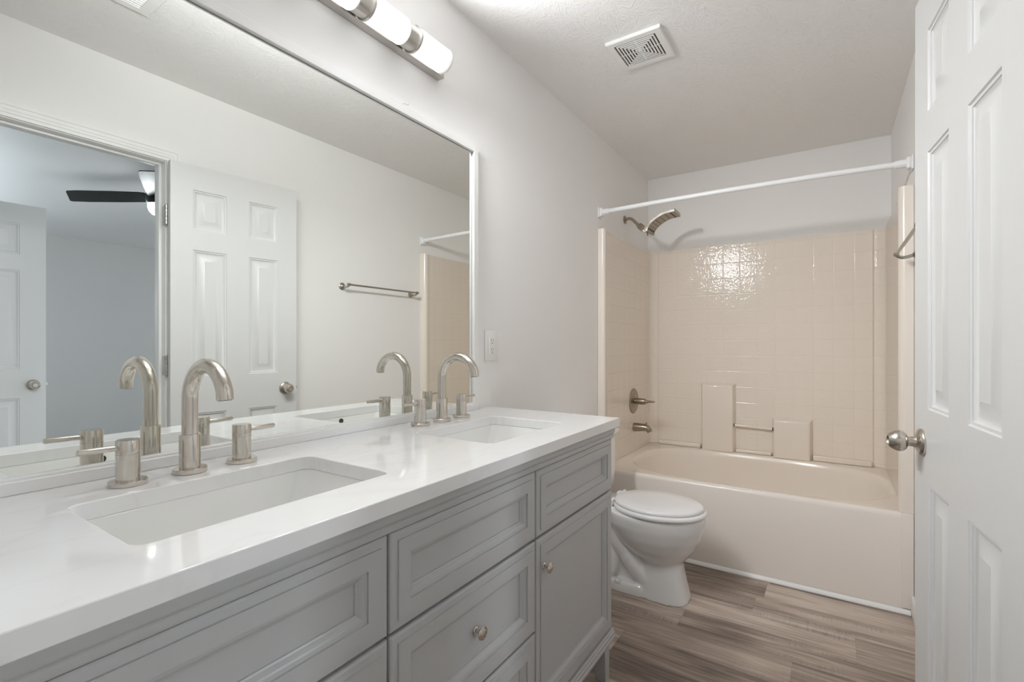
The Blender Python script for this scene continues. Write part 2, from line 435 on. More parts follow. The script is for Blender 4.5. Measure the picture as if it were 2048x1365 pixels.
# door casing and jamb: trim_1
b = B()
JY0, JY1, JZ = .402, 1.014, 2.047           # clear opening
def casing(bm, x0, x1):
    s = 1 if x1 > x0 else -1
    for i0, i1, t in ((.004, .018, .010), (.018, .03, .013), (.03, .046, .015), (.046, .058, .018)):
        xa, xb = sorted((x0, x0 + s * t))
        box(bm, xa, xb, JY1 + i0, JY1 + i1, 0, JZ + i1); box(bm, xa, xb, JY0 - i1, JY0 - i0, 0, JZ + i1)
        box(bm, xa, xb, JY0 - i0, JY1 + i0, JZ + i0, JZ + i1)
casing(b, W, W - .1)
casing(b, WX, WX + .1)
box(b, W, WX, JY1, OY1, 0, OZ); box(b, W, WX, OY0, JY0, 0, OZ); box(b, W, WX, JY0, JY1, JZ, OZ)     # jamb boards
box(b, W + .037, W + .072, JY1 - .012, JY1, 0, JZ - .012, .002); box(b, W + .037, W + .072, JY0, JY0 + .012, 0, JZ - .012, .002)
box(b, W + .037, W + .072, JY0, JY1, JZ - .012, JZ, .002)                                           # stops
struct('trim_1', b, M['white'], label='white moulded casing and jamb around the bathroom doorway', cat='door casing')
# baseboards and the quarter-round along the tub
def base_board(bm, x0, x1, y0, y1):
    box(bm, x0, x1, y0, y1, 0, .085, .003)
struct('baseboard_right', box(B(), W - .013, W, JY1 + .059, 2.712, 0, .085, .004), M['white'], label='white baseboard on the right wall between door and tub', cat='baseboard')
struct('baseboard_left', box(B(), 0, .013, 1.66, 2.712, 0, .085, .004), M['white'], label='white baseboard on the left wall behind the toilet', cat='baseboard')
b = B()
pts = [(0, 0), (-.016, 0), (-.0155, .006), (-.012, .012), (-.006, .016), (0, .017)]
loft(b, [[(x, 2.713 + p[0], p[1]) for p in pts] for x in (.014, .5, 1.0, W - .014)])
struct('trim_2', b, M['white'], label='thin white strip along the floor at the foot of the tub', cat='trim')

# ------------------------------------------------------------------ six panel doors
DW, DH, DT = .604, 2.034, .035
DPROF = [(.0025, -.0035), (.008, -.0042), (.0085, -.0060), (.014, -.0100), (.019, -.0108), (.023, -.0108), (.050, -.0025), (.0505, -.0020)]
XC = [(.094, .243), (.350, .498)]
ZC = [(.205, .832), (1.012, 1.625), (1.722, 1.916)]
def door_slab(xc=XC, w_=DW):
    b = panelled(B(), w_, DH, xc, ZC, DPROF, DT)
    return b
def door_knob_bm(side=1, y0=0., s=.539, z=.926):
    b = B()
    lathe(b, (s, y0, z), (0, side, 0), [(0, .033), (.004, .0335), (.008, .031), (.011, .024), (.014, .0145), (.020, .012), (.029, .0115), (.0305, .014)], 40, True, True)
    return b
def door_grip_bm(side=1, y0=0., s=.539, z=.926):
    b = B()
    lathe(b, (s, y0, z), (0, side, 0), [(.030, .013), (.0325, .0195), (.038, .0245), (.045, .0265), (.053, .0255), (.060, .022), (.066, .0175), (.0685, .0145),
                                        (.0685, .0125), (.0655, .011), (.0655, .002)], 40, True, True)
    return b
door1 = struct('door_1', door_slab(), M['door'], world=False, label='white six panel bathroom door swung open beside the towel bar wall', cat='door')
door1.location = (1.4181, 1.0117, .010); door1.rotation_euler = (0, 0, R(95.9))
k = obj('door_knob', door_knob_bm(), M['knob'], door1, world=False); obj('knob_grip', door_grip_bm(), M['knob'], k, world=False)
k = obj('door_knob', door_knob_bm(-1, -DT), M['knob'], door1, world=False); obj('knob_grip', door_grip_bm(-1, -DT), M['knob'], k, world=False)
b = box(B(), DW - .001, DW + .002, -.030, -.006, .895, .955, .0004); box(b, DW, DW + .010, -.023, -.013, .917, .935, .002)
obj('latch', b, M['knob'], door1, world=False)
for z in (.20, 1.02, 1.735):
    b = B()
    for i in range(5):
        lathe(b, (-.0055, -.040, z + i * .0185), (0, 0, 1), [(0, .0062), (.001, .0072), (.0165, .0072), (.0178, .0062)], 14)
    lathe(b, (-.0055, -.040, z - .004), (0, 0, 1), [(0, .003), (.004, .005)], 12); lathe(b, (-.0055, -.040, z + .0925), (0, 0, 1), [(0, .005), (.003, .0045)], 12)
    obj('hinge', b, M['hinge'], door1, world=False)
    b = box(B(), W - .012, W + .030, JY1 - .0016, JY1 - .0002, z + .010, z + .102, .0004)      # leaf let into the jamb
    bmesh.ops.transform(b, matrix=(Matrix.Translation(door1.location) @ Matrix.Rotation(R(95.9), 4, 'Z')).inverted(), verts=b.verts)
    obj('hinge_leaf', b, M['hinge'], door1, world=False)

door2 = struct('door_2', door_slab([(.12, .32), (.44, .64)], .76), M['white'], world=False, label='white six panel bedroom door standing open in the grey room', cat='door')
door2.location = (3.04, .185, .012); door2.rotation_euler = (0, 0, R(91))
k = obj('door_knob', door_knob_bm(1, 0, .70, .91), M['knob'], door2, world=False); obj('knob_grip', door_grip_bm(1, 0, .70, .91), M['knob'], k, world=False)
k = obj('door_knob', door_knob_bm(-1, -DT, .70, .91), M['knob'], door2, world=False); obj('knob_grip', door_grip_bm(-1, -DT, .70, .91), M['knob'], k, world=False)
obj('latch', box(box(B(), .759, .7615, -.030, -.006, .88, .94, .0004), .76, .772, -.023, -.013, .90, .92, .002), M['knob'], door2, world=False)

# ------------------------------------------------------------------ mirror
MY0, MY1, MZ0, MZ1 = .19, 1.490, .949, 1.928
mir = thing('framed_mirror', 'large wall mirror with a slim white frame above the double vanity', 'mirror', (0, (MY0 + MY1) / 2, .9205))
obj('glass', box(B(), .0022, .005, MY0 + .003, MY1 - .003, MZ0 - .004, MZ1 - .003), M['mirror'], mir, smooth=False)
obj('backing', box(B(), .0008, .0021, MY0 - .004, MY1 + .004, MZ0 - .004, MZ1 + .004), M['dark'], mir, smooth=False)
b = B(); fw = .027; fx = .017
box(b, .0008, fx, MY1, MY1 + fw, .9205, MZ1 + fw, .0012, 1); box(b, .0008, fx, MY0 - fw, MY0, .9205, MZ1 + fw, .0012, 1)
box(b, .0008, fx, MY0, MY1, MZ1, MZ1 + fw, .0012, 1); box(b, .0008, fx - .004, MY0, MY1, .9205, MZ0, .0012, 1); box(b, .0008, fx, MY0, MY1, .9205, MZ0 - .006, .0012, 1)
obj('frame', b, M['white'], mir)
b = B(); tube(b, smooth_path([(.012, 1.114, MZ1 + fw + .001), (.016, 1.122, MZ1 + fw + .006), (.020, 1.131, MZ1 + fw + .003), (.02, 1.137, MZ1 + fw + .010)], 4), .0009, 6)
obj('wire_hook', b, M['hinge'], mir)

# ------------------------------------------------------------------ vanity lamp bar
LY0, LY1 = .311, 1.300
lamp = thing('vanity_light', 'brushed nickel vanity light bar with glowing opal glass shades above the mirror', 'wall light', (0, (LY0 + LY1) / 2, 2.12))
obj('back_plate', box(B(), .0008, .030, LY0, LY1, 2.119, 2.200, .0015, 1), M['lampmetal'], lamp)
ax, az, sr = .074, 2.139, .0405
for i in range(5):
    y1 = 1.242 - .184 * i; y0 = y1 - .137
    b = lathe(B(), (ax, y0, az), (0, 1, 0), [(0, sr - .002), (.002, sr), (.131, sr), (.135, sr - .002), (.137, sr - .009), (.1375, .001)], 40)
    sh = obj('shade', b, M['shade'], lamp)
    for dr, wt, spr in FILL_LOBES:  # added area lights that brighten the room beyond the shade's own glow
        l_ = bpy.data.lights.new('shade_fill', 'AREA'); l_.shape = 'RECTANGLE'; l_.size = .08; l_.size_y = .13; l_.energy = wt; l_.color = FILL_COLOR; l_.spread = R(spr)
        lo_ = bpy.data.objects.new('shade_fill', l_); COL.objects.link(lo_)
        lo_.location = (ax + sr + .012, (y0 + y1) / 2, az - .006); lo_.rotation_euler = Vector(dr).to_track_quat('-Z', 'Y').to_euler()
    b = lathe(B(), (ax, y0 - .006, az), (0, 1, 0), [(0, .028), (0, sr + .0015), (.007, sr + .0015), (.007, sr - .004)], 40)
    if i == 0:
        obj('end_ring', b, M['lampmetal'], lamp); b = B()
        lathe(b, (ax, y1 + .001, az), (0, 1, 0), [(0, sr - .012), (.0005, sr + .0012), (.003, sr + .0012), (.0045, sr - .02)], 40)
    obj('end_ring', b, M['lampmetal'], lamp)
    if i < 4:
        b = lathe(B(), (ax, y0 - .0462, az), (0, 1, 0), [(0, sr - .003), (.0405, sr - .003)], 40)
        obj('collar', b, M['lampmetal'], lamp)
for y in (1.262, 1.082, .898, .714, .530, .352): obj('arm', box(B(), .029, ax, y - .006, y + .006, az - .010, az + .010, .002), M['lampmetal'], lamp)

# ------------------------------------------------------------------ ceiling grilles
vx0, vx1, vy0, vy1 = .383, .614, 1.910, 2.134
vc = ((vx0 + vx1) / 2, (vy0 + vy1) / 2)
fan_g = thing('exhaust_fan_grille', 'square white exhaust fan cover with concentric slots on the ceiling', 'vent', (vc[0], vc[1], H))
def sq_ring(bm, cx, cy, a, b_, z0, z1, bev=0.):
    o_ = [(cx - a, cy - a), (cx + a, cy - a), (cx + a, cy + a), (cx - a, cy + a)]
    i_ = [(cx - b_, cy - b_), (cx + b_, cy - b_), (cx + b_, cy + b_), (cx - b_, cy + b_)]
    lo = [[(x, y, z) for x, y in lp] for lp, z in ((o_, z1), (o_, z0 + bev), ([(cx + (x - cx) * (1 - bev / a), cy + (y - cy) * (1 - bev / a)) for x, y in o_], z0), (i_, z0), (i_, z1), (o_, z1))]
    loft(bm, lo, False, False); return bm
obj('cover', sq_ring(B(), *vc, .1145, .0865, H - .0135, H - .0005, .003), M['plastic'], fan_g)
obj('slot_backing', box(B(), vc[0] - .088, vc[0] + .088, vc[1] - .088, vc[1] + .088, H - .0040, H - .001), M['slot'], fan_g)
b = B()
for i in range(6):
    a = .0800 - i * .0122; sq_ring(b, *vc, a, a - .0068, H - .0130, H - .0108, .0008)
box(b, vc[0] - .0095, vc[0] + .0095, vc[1] - .0095, vc[1] + .0095, H - .0130, H - .0108, .001)
for dx, dy in ((1, 0), (0, 1)):
    box(b, vc[0] - .086 * dx - .002, vc[0] + .086 * dx + .002, vc[1] - .086 * dy - .002, vc[1] + .086 * dy + .002, H - .0109, H - .0078)
obj('louvre_rings', b, M['plastic'], fan_g, smooth=False)
rx0, rx1, ry0, ry1 = .800, 1.021, .40, .781
reg = thing('ceiling_register', 'white slatted air register on the ceiling, seen in the mirror', 'vent', ((rx0 + rx1) / 2, (ry0 + ry1) / 2, H))
b = B()
box(b, rx0, rx0 + .035, ry0, ry1, H - .010, H - .0005, .003, 1); box(b, rx1 - .035, rx1, ry0, ry1, H - .010, H - .0005, .003, 1)
box(b, rx0 + .03, rx1 - .03, ry0, ry0 + .04, H - .010, H - .0005, .003, 1); box(b, rx0 + .03, rx1 - .03, ry1 - .04, ry1, H - .010, H - .0005, .003, 1)
obj('frame', b, M['plastic'], reg)
obj('duct_opening', box(B(), rx0 + .033, rx1 - .033, ry0 + .038, ry1 - .038, H - .003, H - .001), M['slot'], reg)
n = 11
for i in range(n):
    x = rx0 + .042 + i * (rx1 - rx0 - .084) / (n - 1); t = -1 if i < n / 2 else 1
    b = B(); loft(b, [[(x - .006, y, H - .0035), (x - .006 + t * .004, y, H - .010), (x - .005 + t * .004, y, H - .0104), (x + .0045, y, H - .0038)] for y in (ry0 + .04, ry1 - .04)])
    obj('slat', b, M['plastic'], reg, smooth=False)

# ------------------------------------------------------------------ outlet
oy0, oy1, oz0, oz1 = 1.577, 1.667, 1.109, 1.234
oc = (oy0 + oy1) / 2
out = thing('electrical_outlet', 'white two socket electrical outlet on the wall right of the mirror', 'outlet', (0, oc, (oz0 + oz1) / 2))
obj('cover_plate', box(B(), .0008, .0065, oy0, oy1, oz0, oz1, .003, 2), M['plastic'], out)
zc = (oz0 + oz1) / 2
b = box(B(), .006, .0085, oc - .0175, oc + .0175, zc - .034, zc + .034, .0012, 1); rec = obj('receptacle', b, M['plastic'], out)
b = B()
for dz in (.019, -.019):
    box(b, .0082, .0088, oc - .0075, oc - .0055, zc + dz - .001, zc + dz + .009); box(b, .0082, .0088, oc + .0055, oc + .0075, zc + dz, zc + dz + .008)
    lathe(b, (.0082, oc, zc + dz - .008), (1, 0, 0), [(0, .0028), (.0007, .0028)], 12)
obj('sockets', b, M['slot'], rec)

# ------------------------------------------------------------------ vanity cabinet
VY0, VY1, FX = .063, 1.613, .535
van = thing('double_vanity_cabinet', 'long grey double vanity cabinet with recessed panel drawers and doors', 'vanity cabinet', (.27, (VY0 + VY1) / 2, 0))
b = B()
box(b, .03, .5165, VY0, VY0 + .018, .147, .889); box(b, .03, .5165, VY1 - .018, VY1, .147, .889)
box(b, .03, .5165, VY0 + .018, VY1 - .018, .147, .165); box(b, .03, .038, VY0 + .018, VY1 - .018, .165, .889)
for y0, y1 in ((VY0 + .018, VY0 + .04), (.565, .607), (1.069, 1.111), (VY1 - .04, VY1 - .018)): box(b, .498, .5165, y0, y1, .165, .889)
for z0, z1 in ((.165, .20), (.645, .685), (.83, .889)): box(b, .498, .5165, VY0 + .018, VY1 - .018, z0, z1)
obj('carcass', b, M['grey'], van)
b = B()    # crown moulding under the top, returned round the end
def mould(bm, prof):
    loft(bm, [[(FX + dx - .02 * 0, VY0 - .004 - dx, z) for dx, z in prof], [(FX + dx, VY1 + dx * .6 + .002, z) for dx, z in prof], [(.03, VY1 + dx * .6 + .002, z) for dx, z in prof]])
mould(b, [(-.018, .849), (.0005, .849), (.0025, .852), (.0025, .861), (.0005, .863), (.004, .866), (.006, .870), (.006, .884), (.003, .889), (-.018, .889)])
obj('crown_moulding', b, M['grey'], van)
b = B()
mould(b, [(-.018, .147), (.006, .147), (.008, .149), (.008, .157), (.0055, .159), (.0055, .169), (.003, .171), (.002, .179), (0, .181), (-.018, .181)])
obj('base_moulding', b, M['grey'], van)
for x0, x1 in ((.476, .522), (.05, .096)):
    for y0, y1, ty in ((1.571, 1.613, 1), (VY0, VY0 + .042, -1)):
        b = B(); t = .008
        A = [(x0, y0, .1475), (x1, y0, .1475), (x1, y1, .1475), (x0, y1, .1475)]
        ya, yb = (y0 + t, y1) if ty > 0 else (y0, y1 - t)
        Bq = [(x0 + t, ya, 0), (x1, ya, 0), (x1, yb, 0), (x0 + t, yb, 0)]
        loft(b, [A, Bq]); obj('leg', b, M['grey'], van)
CPROF = [(.0005, -.0035), (.0055, -.0042), (.010, -.0070), (.0145, -.0118), (.0175, -.0128), (.0180, -.0155), (.0200, -.0155)]
CEDGE = [(.0004, -.0032), (.0125, -.0036), (.0160, -.0055), (.0172, -.008)]
def front(name, y0, y1, z0, z1, knob=None):
    e = .0175; rail = .028
    w_, h_ = y1 - y0 - 2 * e, z1 - z0 - 2 * e
    b = panelled(B(), w_, h_, [(rail, w_ - rail)], [(rail, h_ - rail)], CPROF, .0182, CEDGE)
    # local x -> -y?  keep x -> +y by mirroring through a rotation about z (front +y -> +x)
    bmesh.ops.transform(b, matrix=Matrix(((0, 1, 0, FX), (1, 0, 0, y0 + e), (0, 0, 1, z0 + e), (0, 0, 0, 1))), verts=b.verts)
    f = obj(name, b, M['grey'], van, sharp=25)
    if knob:
        ky, kz = knob; kx = FX - (.0155 if name == 'drawer_front' else 0)
        b = lathe(B(), (kx, ky, kz), (1, 0, 0), [(0, .0088), (.0025, .0090), (.004, .0080), (.0055, .0050), (.012, .0042), (.017, .0055), (.0185, .0135), (.0198, .0150),
                                                 (.0215, .0150), (.0228, .0140), (.0232, .0118), (.0225, .0112), (.0242, .0100), (.0255, .006), (.026, .0005)], 32)
        obj('knob', b, M['knob'], f)
    return f
g = .0024
cL, cC, cR = (VY0, .586), (.586, 1.090), (1.090, VY1)
front('false_drawer_front', cL[0], cL[1] - g, .6685, .8460)
front('cabinet_door', cL[0], cL[1] - g, .184, .6625, (.5543, .5872))
front('false_drawer_front', cC[0] + g, cC[1] - g, .6685, .8460)
front('drawer_front', cC[0] + g, cC[1] - g, .4275, .6625, (.8456, .5466))
front('drawer_front', cC[0] + g, cC[1] - g, .184, .4220, (.8456, .303))
front('false_drawer_front', cR[0] + g, cR[1], .6685, .8460)
front('cabinet_door', cR[0] + g, cR[1], .184, .6625, (1.1217, .5872))

# ------------------------------------------------------------------ countertop and sinks
TZ, TT = .9203, .0298
SINKS = [(.165, .440, .249, .674), (.164, .446, 1.011, 1.413)]
b = slab_with_holes(B(), [(.001, .045), (.559, .045), (.559, 1.620), (.001, 1.620)], [rrect(*s, .022) for s in SINKS], TZ - TT, TZ)
top = tag(obj('countertop', b, M['quartz'], loc=(.28, .83, TZ - TT), sharp=25), 'white quartz countertop with two sink cutouts on the grey vanity', 'countertop')
mod = top.modifiers.new('edge', 'BEVEL'); mod.width = .0018; mod.segments = 2; mod.limit_method = 'ANGLE'; mod.angle_limit = R(50)
def sink(s, label):
    x0, x1, y0, y1 = s; zt = TZ - TT - .0002
    r = thing('undermount_sink', label, 'sink', ((x0 + x1) / 2, (y0 + y1) / 2, zt), group='rectangular sinks set into the counter')
    lv = []
    for ox0, ox1, oy, z, rad in ((-.022, .022, .022, zt - .004, .03), (-.022, .022, .022, zt, .03), (-.0012, .0012, .0012, zt, .023), (0, 0, 0, zt - .003, .023),
                                 (.003, -.003, -.014, zt - .040, .030), (.006, -.010, -.034, zt - .085, .036), (.014, -.022, -.052, zt - .108, .044),
                                 (.030, -.040, -.080, zt - .122, .048), (.06, -.07, -.12, zt - .128, .05)):
        lv.append([(x, y, z) for x, y in rrect(x0 + ox0, x1 + ox1, y0 - oy, y1 + oy, rad, 8)])
    b = B(); loft(b, lv, False, True)
    bn = obj('basin', b, M['sink'], r, sharp=50)
    so = bn.modifiers.new('wall', 'SOLIDIFY'); so.thickness = .008; so.offset = -1
    cx, cy = (x0 + x1) / 2 + .0, (y0 + y1) / 2
    b = lathe(B(), (cx, cy, zt - .1275), (0, 0, 1), [(0, .022), (.003, .022), (.004, .019), (.002, .016), (.0045, .012), (.006, .001)], 28)
    obj('drain', b, M['nickel'], r)
    # overflow hole on the front wall of the basin
    b = lathe(B(), (x1 - .0004, cy + .008, zt - .0150), (-1, 0, -.05), [(0, .0095), (.0022, .0095), (.0027, .0075)], 20)
    obj('overflow', b, M['nozzle'], r)
    return r
sink(SINKS[0], 'rectangular white undermount sink nearest the camera, under the front faucet')
sink(SINKS[1], 'rectangular white undermount sink at the far end of the counter, beside the outlet wall')

# ------------------------------------------------------------------ faucets
def faucet():
    r = thing('widespread_faucet', 'brushed nickel gooseneck faucet with two lever handles at the near sink, closest to the camera', 'faucet', (.098, .4560, TZ), group='brushed nickel gooseneck faucets')
    b = lathe(B(), (0, 0, .0003), (0, 0, 1), [(0, .0295), (.0012, .0302), (.0085, .0302), (.0098, .0292), (.0098, .012)], 44)
    fl = obj('spout_base', b, M['nickel'], r, world=False)
    b = lathe(B(), (0, 0, .0098), (0, 0, 1), [(0, .0187), (.0655, .0187), (.0672, .0177), (.0672, .010)], 40)
    obj('spout_sleeve', b, M['nickel'], r, world=False)
    cz, rad = .145, .0705
    pts = [(0, 0, .070), (0, 0, .100), (0, 0, .125)] + [(rad - rad * cos(R(a)), 0, cz + rad * sin(R(a))) for a in range(0, 166, 8)]
    pts.append((pts[-1][0] + .006 * sin(R(165 - 0)), 0, pts[-1][2] - .016))
    sp = obj('spout', tube(B(), pts, .0143, 28), M['nickel'], r, world=False, sharp=50)
    e = Vector(pts[-1]); dd = (e - Vector(pts[-2])).normalized()
    obj('aerator', lathe(B(), e + dd * .0002, dd, [(0, .0112), (.0008, .0112), (.0008, .001)], 24), M['slot'], sp, world=False)
    for s in (-1, 1):
        b = lathe(B(), (0, s * .1025, .0003), (0, 0, 1), [(0, .0292), (.0012, .0298), (.0072, .0298), (.0085, .0288), (.0085, .012)], 44)
        hb = obj('handle_base', b, M['nickel'], r, world=False)
        b = lathe(B(), (0, s * .1025, .0085), (0, 0, 1), [(0, .0186), (.0482, .0186), (.0484, .0172), (.0498, .0172), (.0500, .0186), (.0725, .0186), (.0738, .0178), (.0738, .001)], 40)
        h = obj('handle', b, M['nickel'], r, world=False)
        b = lathe(B(), (0, s * .119, .0690), (0.0, s, .02), [(0, .0052), (.055, .0052), (.0565, .0045), (.0565, .0005)], 20)
        obj('lever', b, M['nickel'], h, world=False)
    return r
f1 = faucet()
f2 = copy_tree(f1); f2.location = (.0865, 1.224, TZ)
f2['label'] = 'brushed nickel gooseneck faucet with two lever handles at the far sink, near the outlet'

# ------------------------------------------------------------------ tub
TY, TZR = 2.7195, .4345
def tub():
    r = thing('bathtub', 'almond bathtub with a plain pale apron at the end of the room', 'bathtub', (W / 2, (TY + D) / 2, 0))
    cx, cy = .772, 3.185
    x0, x1, y0, y1 = .002, W - .002, TY, D - .002
    ang = sorted(set([2 * pi * i / 96 for i in range(96)] + [math.atan2(y - cy, x - cx) % (2 * pi) for x in (x0, x1) for y in (y0, y1)]))
    def rect(ins, z):
        out = []
        for a in ang:
            c, s = cos(a), sin(a)
            tx = ((x1 - ins - cx) / c) if c > 1e-9 else ((x0 + ins - cx) / c if c < -1e-9 else 1e9)
            ty = ((y1 - ins - cy) / s) if s > 1e-9 else ((y0 + ins - cy) / s if s < -1e-9 else 1e9)
            t = min(tx, ty); out.append((cx + c * t, cy + s * t, z))
        return out
    def oval(k, z, dx=0., ky=None):
        rx, ry, n_ = .672 * k, .422 * (ky or k), 2.9
        out = []
        for a in ang:
            c, s = cos(a), sin(a)
            t = (abs(c / rx) ** n_ + abs(s / ry) ** n_) ** (-1 / n_); out.append((cx + dx + c * t, cy + s * t, z))
        return out
    b = B(); loft(b, [rect(0, .0), rect(0, .412), rect(.003, .424), rect(.009, .4315), rect(.017, TZR)], False, False)
    ap = obj('apron', b, M['apron'], r, sharp=60)
    for xa, xb in ((.0015, .040), (W - .044, W - .0015)):        # end flanges that carry the surround's columns down to the floor
        obj('end_flange', box(B(), xa, xb, TY - .005, TY + .03, .0185, TZR - .0002, .004, 3), M['apron'], r, sharp=50)
    b = B(); loft(b, [rect(.0168, TZR - .0004), oval(1.022, TZR), oval(1.0, TZR - .002), oval(.985, TZR - .010), oval(.970, .395, 0, .968), oval(.945, .30, -.008, .935),
                      oval(.90, .17, -.02, .88), oval(.83, .11, -.03, .80), oval(.70, .088, -.04, .66), oval(.35, .082, -.05, .33)], False, True)
    obj('basin', b, M['tub'], r, sharp=60)
    b = lathe(B(), (.108, 3.262, .378), (1, 0, .25), [(0, .036), (.003, .037), (.006, .034), (.008, .026), (.0085, .001)], 30)
    obj('overflow_plate', b, M['bronze'], r)
    return r
tub()

# ------------------------------------------------------------------ shower surround
def surround():
    r = thing('shower_surround', 'almond moulded tile shower surround above the tub', 'shower surround', (W / 2, D, TZR))
    L0, R0 = .0015, W - .0015
    def arc(cx, cy, rad, a0, a1, n_=8): return [(cx + rad * cos(R(a0 + (a1 - a0) * i / n_)), cy + rad * sin(R(a0 + (a1 - a0) * i / n_))) for i in range(n_ + 1)]
    inner = [(L0, 2.7215)] + arc(.026, 2.741, .0175, -100, 20, 8) + [(.0385, 2.765), (.034, 2.79), (.034, 3.59)] + arc(.096, 3.594, .062, 180, 96, 8) + [(.0945, 3.648)]
    rgt = [(1.3875, 3.648)] + arc(1.388, 3.594, .062, 84, 0, 8) + [(1.448, 3.59), (1.446, 2.80), (1.437, 2.775)] + arc(1.453, 2.749, .028, 180, 262, 8) + [(R0, 2.7215)]
    back = [(R0, D - .0015), (L0, D - .0015)]
    outline = inner + rgt + back
    zt = 1.874
    b = slab_with_holes(B(), outline, [], TZR + .0005, zt)
    sr_ = obj('wall_panels', b, [M['tile'], M['tub']], r, sharp=40)
    for p in sr_.data.polygons:
        if p.center.y + D < 2.80: p.material_index = 1
    bv = sr_.modifiers.new('lip', 'BEVEL'); bv.width = .006; bv.segments = 3; bv.limit_method = 'ANGLE'; bv.angle_limit = R(60)
    def block(x0, x1, z1):
        b = B(); z0 = TZR + .0008
        lo = []
        for ins, y in ((-.012, 3.6475), (-.008, 3.640), (0, 3.612), (.002, 3.604), (.008, 3.598), (.016, 3.596)):
            lo.append([(x0 + ins, y, z0), (x1 - ins, y, z0), (x1 - ins, y, z1 - ins), (x0 + ins, y, z1 - ins)])
        loft(b, lo, False, True); return b
    obj('soap_shelf', block(.412, .617, .896), M['tub'], r, sharp=50)
    obj('soap_shelf', block(.860, 1.068, .682), M['tub'], r, sharp=50)
    # low ledges along the back between and beside the shelves
    for x0, x1, z1 in ((.10, .40, .466), (.629, .848, .459), (1.08, 1.385, .470)):
        obj('ledge', box(B(), x0, x1, 3.618, 3.6475, TZR + .0008, z1, .008, 3), M['tub'], r, sharp=50)
    gb = obj('washcloth_bar', tube(B(), [(.621, 3.617, .622), (.856, 3.617, .615)], .0085, 16), M['tub'], r)
    for x, z in ((.6205, .622), (.8525, .615)): obj('bar_socket', tube(B(), [(x, 3.617, z), (x + .005, 3.617, z)], .0102, 14), M['slot'], r)
surround()

# tub spout, valve, shower head
sp = thing('tub_spout', 'satin nickel tub spout with a diverter pin below the shower valve', 'spout', (.034, 3.272, .603))
b = B()
path = [(.0345, 3.272, .603), (.055, 3.272, .604), (.085, 3.272, .605), (.110, 3.272, .606), (.128, 3.272, .602), (.140, 3.272, .590), (.146, 3.272, .578)]
tube(b, path, [.0295, .0295, .0270, .0245, .0225, .0190, .0165], 26)
s_ = obj('spout_body', b, M['bronze'], sp, sharp=60)
obj('diverter_pin', lathe(B(), (.122, 3.272, .624), (0, 0, 1), [(0, .0035), (.010, .0035), (.011, .0062), (.015, .0062), (.016, .004)], 16), M['bronze'], sp)
va = thing('shower_valve', 'round satin nickel shower valve with a lever handle on the left tub wall', 'shower valve', (.034, 3.262, .785))
obj('escutcheon', lathe(B(), (.0345, 3.262, .785), (1, 0, 0), [(0, .0865), (.003, .0865), (.008, .080), (.010, .070), (.0085, .064), (.0085, .050), (.011, .046), (.0125, .030)], 48), M['bronze'], va)
hd = obj('handle', lathe(B(), (.045, 3.262, .785), (1, 0, 0), [(0, .0215), (.030, .0215), (.0305, .0195), (.032, .0195), (.0325, .0215), (.062, .0215), (.070, .0195), (.082, .012), (.092, .0088)], 32), M['bronze'], va)
b = B()
lo = []
for x, rx, rz in ((.133, .0095, .0095), (.145, .009, .008), (.162, .0105, .0072), (.176, .0105, .0065), (.181, .007, .004)):
    lo.append([(x, 3.262 + rx * cos(2 * pi * i / 20), .787 + rz * sin(2 * pi * i / 20)) for i in range(20)])
loft(b, lo); obj('lever', b, M['bronze'], hd)

sh = thing('shower_fixture', 'curved rectangular waterfall shower head on a bent arm, satin nickel', 'shower head', (0, 3.185, 2.028))
obj('wall_flange', lathe(B(), (.0008, 3.185, 2.028), (1, 0, 0), [(0, .0285), (.003, .0285), (.007, .021), (.012, .0105)], 30), M['bronze'], sh)
obj('arm', tube(B(), smooth_path([(.006, 3.185, 2.029), (.028, 3.185, 2.033), (.050, 3.185, 2.026), (.072, 3.185, 2.004), (.094, 3.185, 1.981)], 5), .0098, 18), M['bronze'], sh)
dv = Vector((.052, 0, -.043)).normalized()
b = lathe(B(), Vector((.090, 3.185, 1.984)), dv, [(0, .0125), (.010, .0125), (.0105, .0115), (.013, .0115)], 22)
a0 = Vector((.104, 3.185, 1.973))
nn = Vector((dv.z, 0, -dv.x))
lo = []
for t, hw, hy in ((0, .018, .022), (.006, .020, .024), (.034, .021, .026), (.050, .014, .026), (.072, .010, .020)):
    c = a0 + dv * t
    lo.append([c + nn * hw + Vector((0, hy, 0)), c + nn * hw - Vector((0, hy, 0)), c - nn * hw - Vector((0, hy, 0)), c - nn * hw + Vector((0, hy, 0))])
loft(b, lo); obj('swivel_joint', b, M['bronze'], sh)
obj('mode_lever', tube(B(), [(.166, 3.150, 1.915), (.171, 3.147, 1.893)], .0042, 10), M['bronze'], sh)
# curved plate: outer (upper) curve in the x-z plane
OC = smooth_path([(.158, 0, 1.918), (.163, 0, 1.945), (.188, 0, 1.979), (.2263, 0, 2.0067), (.2826, 0, 2.0312), (.350, 0, 2.0385)], 5)
hy0, hy1, th = 3.110, 3.262, .0225
IC = []
for i, p in enumerate(OC):
    t = (OC[min(i + 1, len(OC) - 1)] - OC[max(i - 1, 0)]).normalized(); nrm = Vector((t.z, 0, -t.x)); IC.append(p + nrm * th)
loops = []
for y, s in ((hy0, .004), (hy0 + .003, 0), (hy1 - .003, 0), (hy1, .004)):
    oc_ = [p.lerp(q, s / th) for p, q in zip(OC, IC)]; ic_ = [q.lerp(p, s / th) for p, q in zip(OC, IC)]
    loops.append([(p.x, y, p.z) for p in oc_] + [(p.x, y, p.z) for p in reversed(ic_)])
b = B(); loft(b, loops)
hd_ = obj('head_plate', b, [M['bronze'], M['edge_reflection']], sh, sharp=45)
for p in hd_.data.polygons:
    if p.normal.y < -.5: p.material_index = 1  # near side coloured bright to carry its reflection
